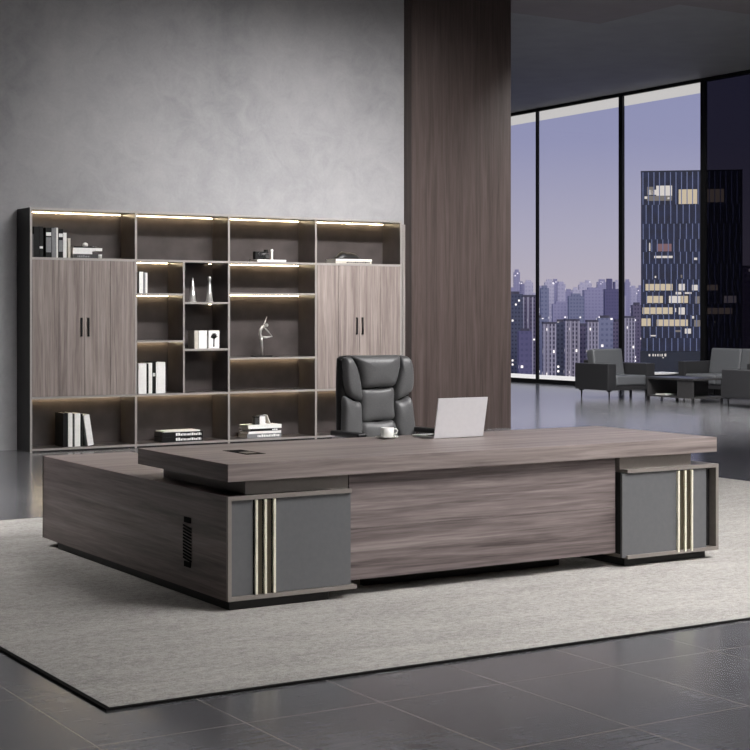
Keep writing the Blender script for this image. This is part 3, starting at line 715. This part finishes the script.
near = [
 (507, 523, 294, 1250, 'dark', 'dark teal tower with pale roof slab directly beside the walnut pier', 0),
 (523.5, 537, 297, 1300, 'mauve', 'mauve tower with many lit windows left of the thin mullion', 1),
 (519, 532, 331, 1000, 'slab', 'plain violet block low in front of the leftmost towers', 0),
 (541, 549, 288, 1500, 'blue', 'narrow blue-grey slab tower just right of the thin mullion', 0),
 (544, 555.5, 324, 1050, 'pale', 'first pale ribbed tower right of the thin mullion', 1),
 (556, 566, 322, 1100, 'dark', 'dark tower squeezed between two pale ribbed towers', 0),
 (566, 579, 321, 1080, 'pale', 'pale ribbed tower with dark window grid behind the armchair', 1),
 (579.5, 588, 326, 1120, 'mauve', 'narrow mauve tower right of the gridded pale tower', 0),
 (588, 598, 322, 1060, 'pale', 'slim pale ribbed tower rising above the armchair back', 1),
 (598.5, 613, 318, 1150, 'blue', 'pale blue block with lit rows left of the thick mullion', 0),
 (605, 618.5, 289, 1700, 'slab', 'violet tower with two small turrets left of the thick mullion', 2),
 (569, 584, 296, 1750, 'blue', 'mid-distance bluish tower in the centre of the wide pane', 0),
 (584.5, 606, 290, 1900, 'lilac', 'broad lilac slab in the middle distance of the wide pane', 0),
 (625, 634.5, 318, 1200, 'pale', 'pale tower right of the thick mullion, beside the blue tower', 1),
 (633, 642, 305, 1350, 'mauve', 'mauve tower half behind the blue tower', 0),
 (613, 626, 322, 1280, 'mauve', 'mauve tower standing behind the thick mullion', 0),
 (553, 569, 304, 1850, 'lilac', 'lilac tower above the dark squeezed tower', 0),
 (532, 544, 318, 1400, 'blue', 'blue-grey tower standing behind the thin mullion', 0),
 (514, 520, 272, 2600, 'lilac', 'thin tall far tower beside the walnut pier', 0),
 (700, 722, 292, 800, 'dark', 'dark tower with lit windows behind the smoked pane, left one', 0),
 (728, 760, 268, 850, 'mauve', 'broad dim tower behind the smoked pane, right one', 0),
]
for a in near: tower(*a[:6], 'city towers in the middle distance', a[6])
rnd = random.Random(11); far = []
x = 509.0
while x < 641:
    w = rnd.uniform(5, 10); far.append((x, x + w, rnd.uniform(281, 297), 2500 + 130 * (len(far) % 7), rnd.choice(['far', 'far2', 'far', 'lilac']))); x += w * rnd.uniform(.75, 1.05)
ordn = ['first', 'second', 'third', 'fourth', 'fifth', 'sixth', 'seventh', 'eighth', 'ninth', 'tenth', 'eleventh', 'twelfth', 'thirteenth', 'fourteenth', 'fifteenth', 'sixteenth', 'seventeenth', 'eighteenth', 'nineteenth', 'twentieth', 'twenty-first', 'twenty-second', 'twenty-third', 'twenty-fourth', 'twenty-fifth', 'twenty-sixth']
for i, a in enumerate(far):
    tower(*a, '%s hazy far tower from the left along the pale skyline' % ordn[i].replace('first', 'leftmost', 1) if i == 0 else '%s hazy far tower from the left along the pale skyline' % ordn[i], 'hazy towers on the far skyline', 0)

# the rest of the city, hidden from the photo's viewpoint by the pier and the smoked pane
m = MB(); rr = random.Random(5)
for k_ in range(120):
    px = rr.choice([rr.uniform(250, 502), rr.uniform(770, 1150)]); Dk = rr.uniform(1100, 3000)
    c = CAM + FWD * Dk + RGT * ((px - 375) * Dk / 1561); w_ = rr.uniform(6, 14) * Dk / 1561 / 2 + 4; h_ = 80 + rr.uniform(-25, 30) * Dk / 1561
    m.box(c.x - w_, c.x + w_, c.y - w_, c.y + w_, GZ, GZ + h_)
tag(m.build('city_blocks', FAC['lilac']), 'lilac city blocks spreading beyond the pier and the smoked pane', 'buildings', None, 'stuff')

# the blue office tower
D = 300.0; S = 1561.0 / D
def tz(y): return CAM.z + (315 - y) / S - GZ
def tx(px): return (px - 641) / S
base = CAM + FWD * D + RGT * ((641 - 375) / S); base.z = GZ
tw = thing('office_tower', base, 'navy blue office tower with pale fins and lit floors', 'building', None, -YAW - R(9.8))
def tpart(name, mat, boxes, parent=tw):
    m = MB()
    for b in boxes: m.box(*b)
    return m.build(name, mat, parent)
tpart('curtain_wall', M['tower_glass'], [(0, tx(740), 0, 14, tz(351), tz(172))])
tpart('roof', M['tower_base'], [(-.05, tx(740) + .05, -.1, 14.1, tz(172), tz(171))])
tpart('podium', M['tower_base'], [(-.15, tx(740) + .15, -.4, 14.4, 0, tz(351.2))])
rows = [(172.5, 205), (205, 224), (224, 239.5), (239.5, 252), (252, 264), (264, 279.6), (279.6, 292), (292, 304), (304, 315), (315, 326.5), (326.5, 338), (338, 351)]
fw = .17
for i, (ya, yb) in enumerate(rows):
    off = (i * 3.1) % 6; bx = []; q = 642.5 + off
    while q < 738:
        bx.append((tx(q), tx(q) + fw, -.3, 0, tz(yb) + .02, tz(ya) - .02)); q += 6.05 if i % 3 else 5.4
    tpart('fin_row', M['fin'], bx)
lit = [(647, 654, 187, 195, 'lit_dim'), (648, 671, 190, 195, 'lit_white'), (647, 671.5, 196, 201, 'lit_dim'), (656, 671.5, 186, 196, 'lit_white'), (678, 696, 190, 204.5, 'lit_warm'), (644.5, 647, 196.5, 199, 'lit_white'), (667, 669, 197.5, 199.5, 'lit_white'),
 (656.5, 671, 244, 251.5, 'lit_rose'), (649, 650.2, 243, 251, 'lit_white'), (654, 672, 256, 258.2, 'lit_white'), (693, 696, 258, 260.3, 'lit_white'), (654.5, 656, 276, 278, 'lit_white'), (680, 681.5, 275, 278, 'lit_dim'),
 (645.5, 672, 284, 290.5, 'lit_warm'), (678, 684, 284, 290.5, 'lit_white'), (691, 696.5, 285, 290.5, 'lit_white'), (675, 680.5, 292, 294.5, 'lit_white'), (684, 690.5, 292.3, 294, 'lit_white'),
 (647, 662.5, 296, 303, 'lit_warm'), (668.5, 680, 296, 303, 'lit_white'), (680.5, 687, 296, 303, 'lit_warm'), (694, 698.5, 296.5, 303.5, 'lit_dim'), (642.5, 672, 307.5, 314, 'lit_warm'), (678, 684, 307.5, 314.5, 'lit_white'), (674, 675.5, 308, 312, 'lit_white'),
 (641.5, 650.5, 318.5, 326, 'lit_warm'), (656.5, 687, 319.5, 326, 'lit_warm'), (693, 699, 320, 326.5, 'lit_dim'), (691, 693, 316, 318.5, 'lit_white'), (684, 690, 328.5, 333.5, 'lit_white'), (650, 656, 335, 336.3, 'lit_white'), (674, 680, 330, 332, 'lit_dim'),
 (706, 722, 190, 203, 'lit_warm'), (704, 716, 285, 290.5, 'lit_warm'), (722, 734, 296, 303, 'lit_white'), (706, 730, 308, 314, 'lit_warm')]
for a, b_, ya, yb, mt in lit: tpart('lit_window', M[mt], [(tx(a), tx(b_), -.12, -.01, tz(yb), tz(ya))])
bx = [(tx(a), tx(a + w_), -.48, -.4, tz(356.2), tz(356.2 - h_)) for a, w_, h_ in ((648.5, 1.6, 2.2), (652.3, 1.2, 2.4), (654.6, 1.2, 2.2), (657, 1.2, 2.4), (659.4, .7, 2.2), (661.2, 1.2, 2.4), (664, 1.8, 2.6))] + [(tx(662.2), tx(663.4), -.48, -.4, tz(358), tz(357))]
tpart('sign_letters', M['lit_white'], bx)

# ------------------------------------------------------------------ sky, added lights, camera
w = bpy.data.worlds.new('dusk_sky'); sc.world = w; w.use_nodes = True
nt = w.node_tree; nt.nodes.clear()
tc = nt.nodes.new('ShaderNodeTexCoord'); sp = nt.nodes.new('ShaderNodeSeparateXYZ'); rp = nt.nodes.new('ShaderNodeValToRGB')
bg = nt.nodes.new('ShaderNodeBackground'); ou = nt.nodes.new('ShaderNodeOutputWorld')
nt.links.new(tc.outputs['Generated'], sp.inputs[0]); nt.links.new(sp.outputs[2], rp.inputs[0])
nt.links.new(rp.outputs[0], bg.inputs[0]); nt.links.new(bg.outputs[0], ou.inputs[0])
e = rp.color_ramp.elements
while len(e) < 5: e.new(.5)
for q, (pz, c) in zip(e, [(0.0, rgb(192, 184, 190)), (.02, rgb(188, 181, 192)), (.05, rgb(178, 175, 193)), (.11, rgb(152, 154, 186)), (.3, rgb(120, 132, 178))]): q.position = pz; q.color = c
bg.inputs[1].default_value = 1.0

def area(name, loc, target, sx, sy, power, col=(1, .97, .93), spread=180):
    L = bpy.data.lights.new(name, 'AREA'); L.shape = 'RECTANGLE'; L.size = sx; L.size_y = sy; L.energy = power; L.color = col; L.spread = R(spread)
    o = bpy.data.objects.new(name, L); COL.objects.link(o); o.location = loc
    o.rotation_euler = (Vector(target) - Vector(loc)).to_track_quat('-Z', 'Y').to_euler(); return o
WHT = (1, .98, .97)
area('desk_key_light', (4.4, -2.3, 5.9), (3.2, 1.0, 0), 5, 3, 500, WHT, 130)  # unseen key light added above the desk and rug
area('front_fill', (3.5, -8.6, 4.6), (4.4, 6, .8), 4, 1.5, 66, WHT, 110)  # unseen fill added for the bookcases and front faces
area('side_fill', (-2.0, 6.0, 5.9), (-.6, 6.4, 0), 4, 4, 300, WHT, 85)  # unseen fill added to lift the left floor and wall
area('aisle_fill', (7.2, .6, 5.9), (6.6, 1.2, 0), 3, 3, 75, WHT, 100)  # unseen fill added for the right end of the rug
area('tile_fill', (3.2, -4.6, 5.9), (2.6, -3.4, 0), 2, 1.5, 55, WHT, 80)  # unseen fill added to brighten the front tiles
area('lounge_fill', (12.5, 9.0, 5.9), (13.5, 12, 0), 4, 4, 1050, WHT, 130)  # unseen fill added so bounce brightens the lounge ceiling
area('wall_fade_light', (6.0, 4.5, 5.6), (6.2, 10.08, 1.6), 4.5, .5, 125, WHT, 70)  # unseen light added, angled so the plaster wall darkens upwards
area('far_lounge_fill', (14, 17, 5.9), (14.5, 17, 0), 4, 4, 140, WHT, 140)  # unseen fill added over the far lounge
sun = bpy.data.lights.new('city_fill_sun', 'SUN'); sun.energy = 1.1; sun.angle = R(25); sun.color = (1, .93, .96)  # sun lamp added to brighten the city facades
so = bpy.data.objects.new('city_fill_sun', sun); COL.objects.link(so); so.location = (-20, -20, 40)
so.rotation_euler = Vector((.62, .74, -.22)).to_track_quat('-Z', 'Y').to_euler()

cam = bpy.data.cameras.new('camera'); co = bpy.data.objects.new('camera', cam); COL.objects.link(co)
co.location = CAM; co.rotation_euler = (R(90), 0, -YAW)
cam.sensor_width = 36; cam.lens = 1561 / 750 * 36; cam.shift_y = -60 / 750; cam.clip_end = 9000
sc.camera = co
sc.view_settings.view_transform = 'Standard'; sc.view_settings.look = 'None'; sc.view_settings.exposure = 0; sc.view_settings.gamma = 1
sc.view_settings.use_curve_mapping = False
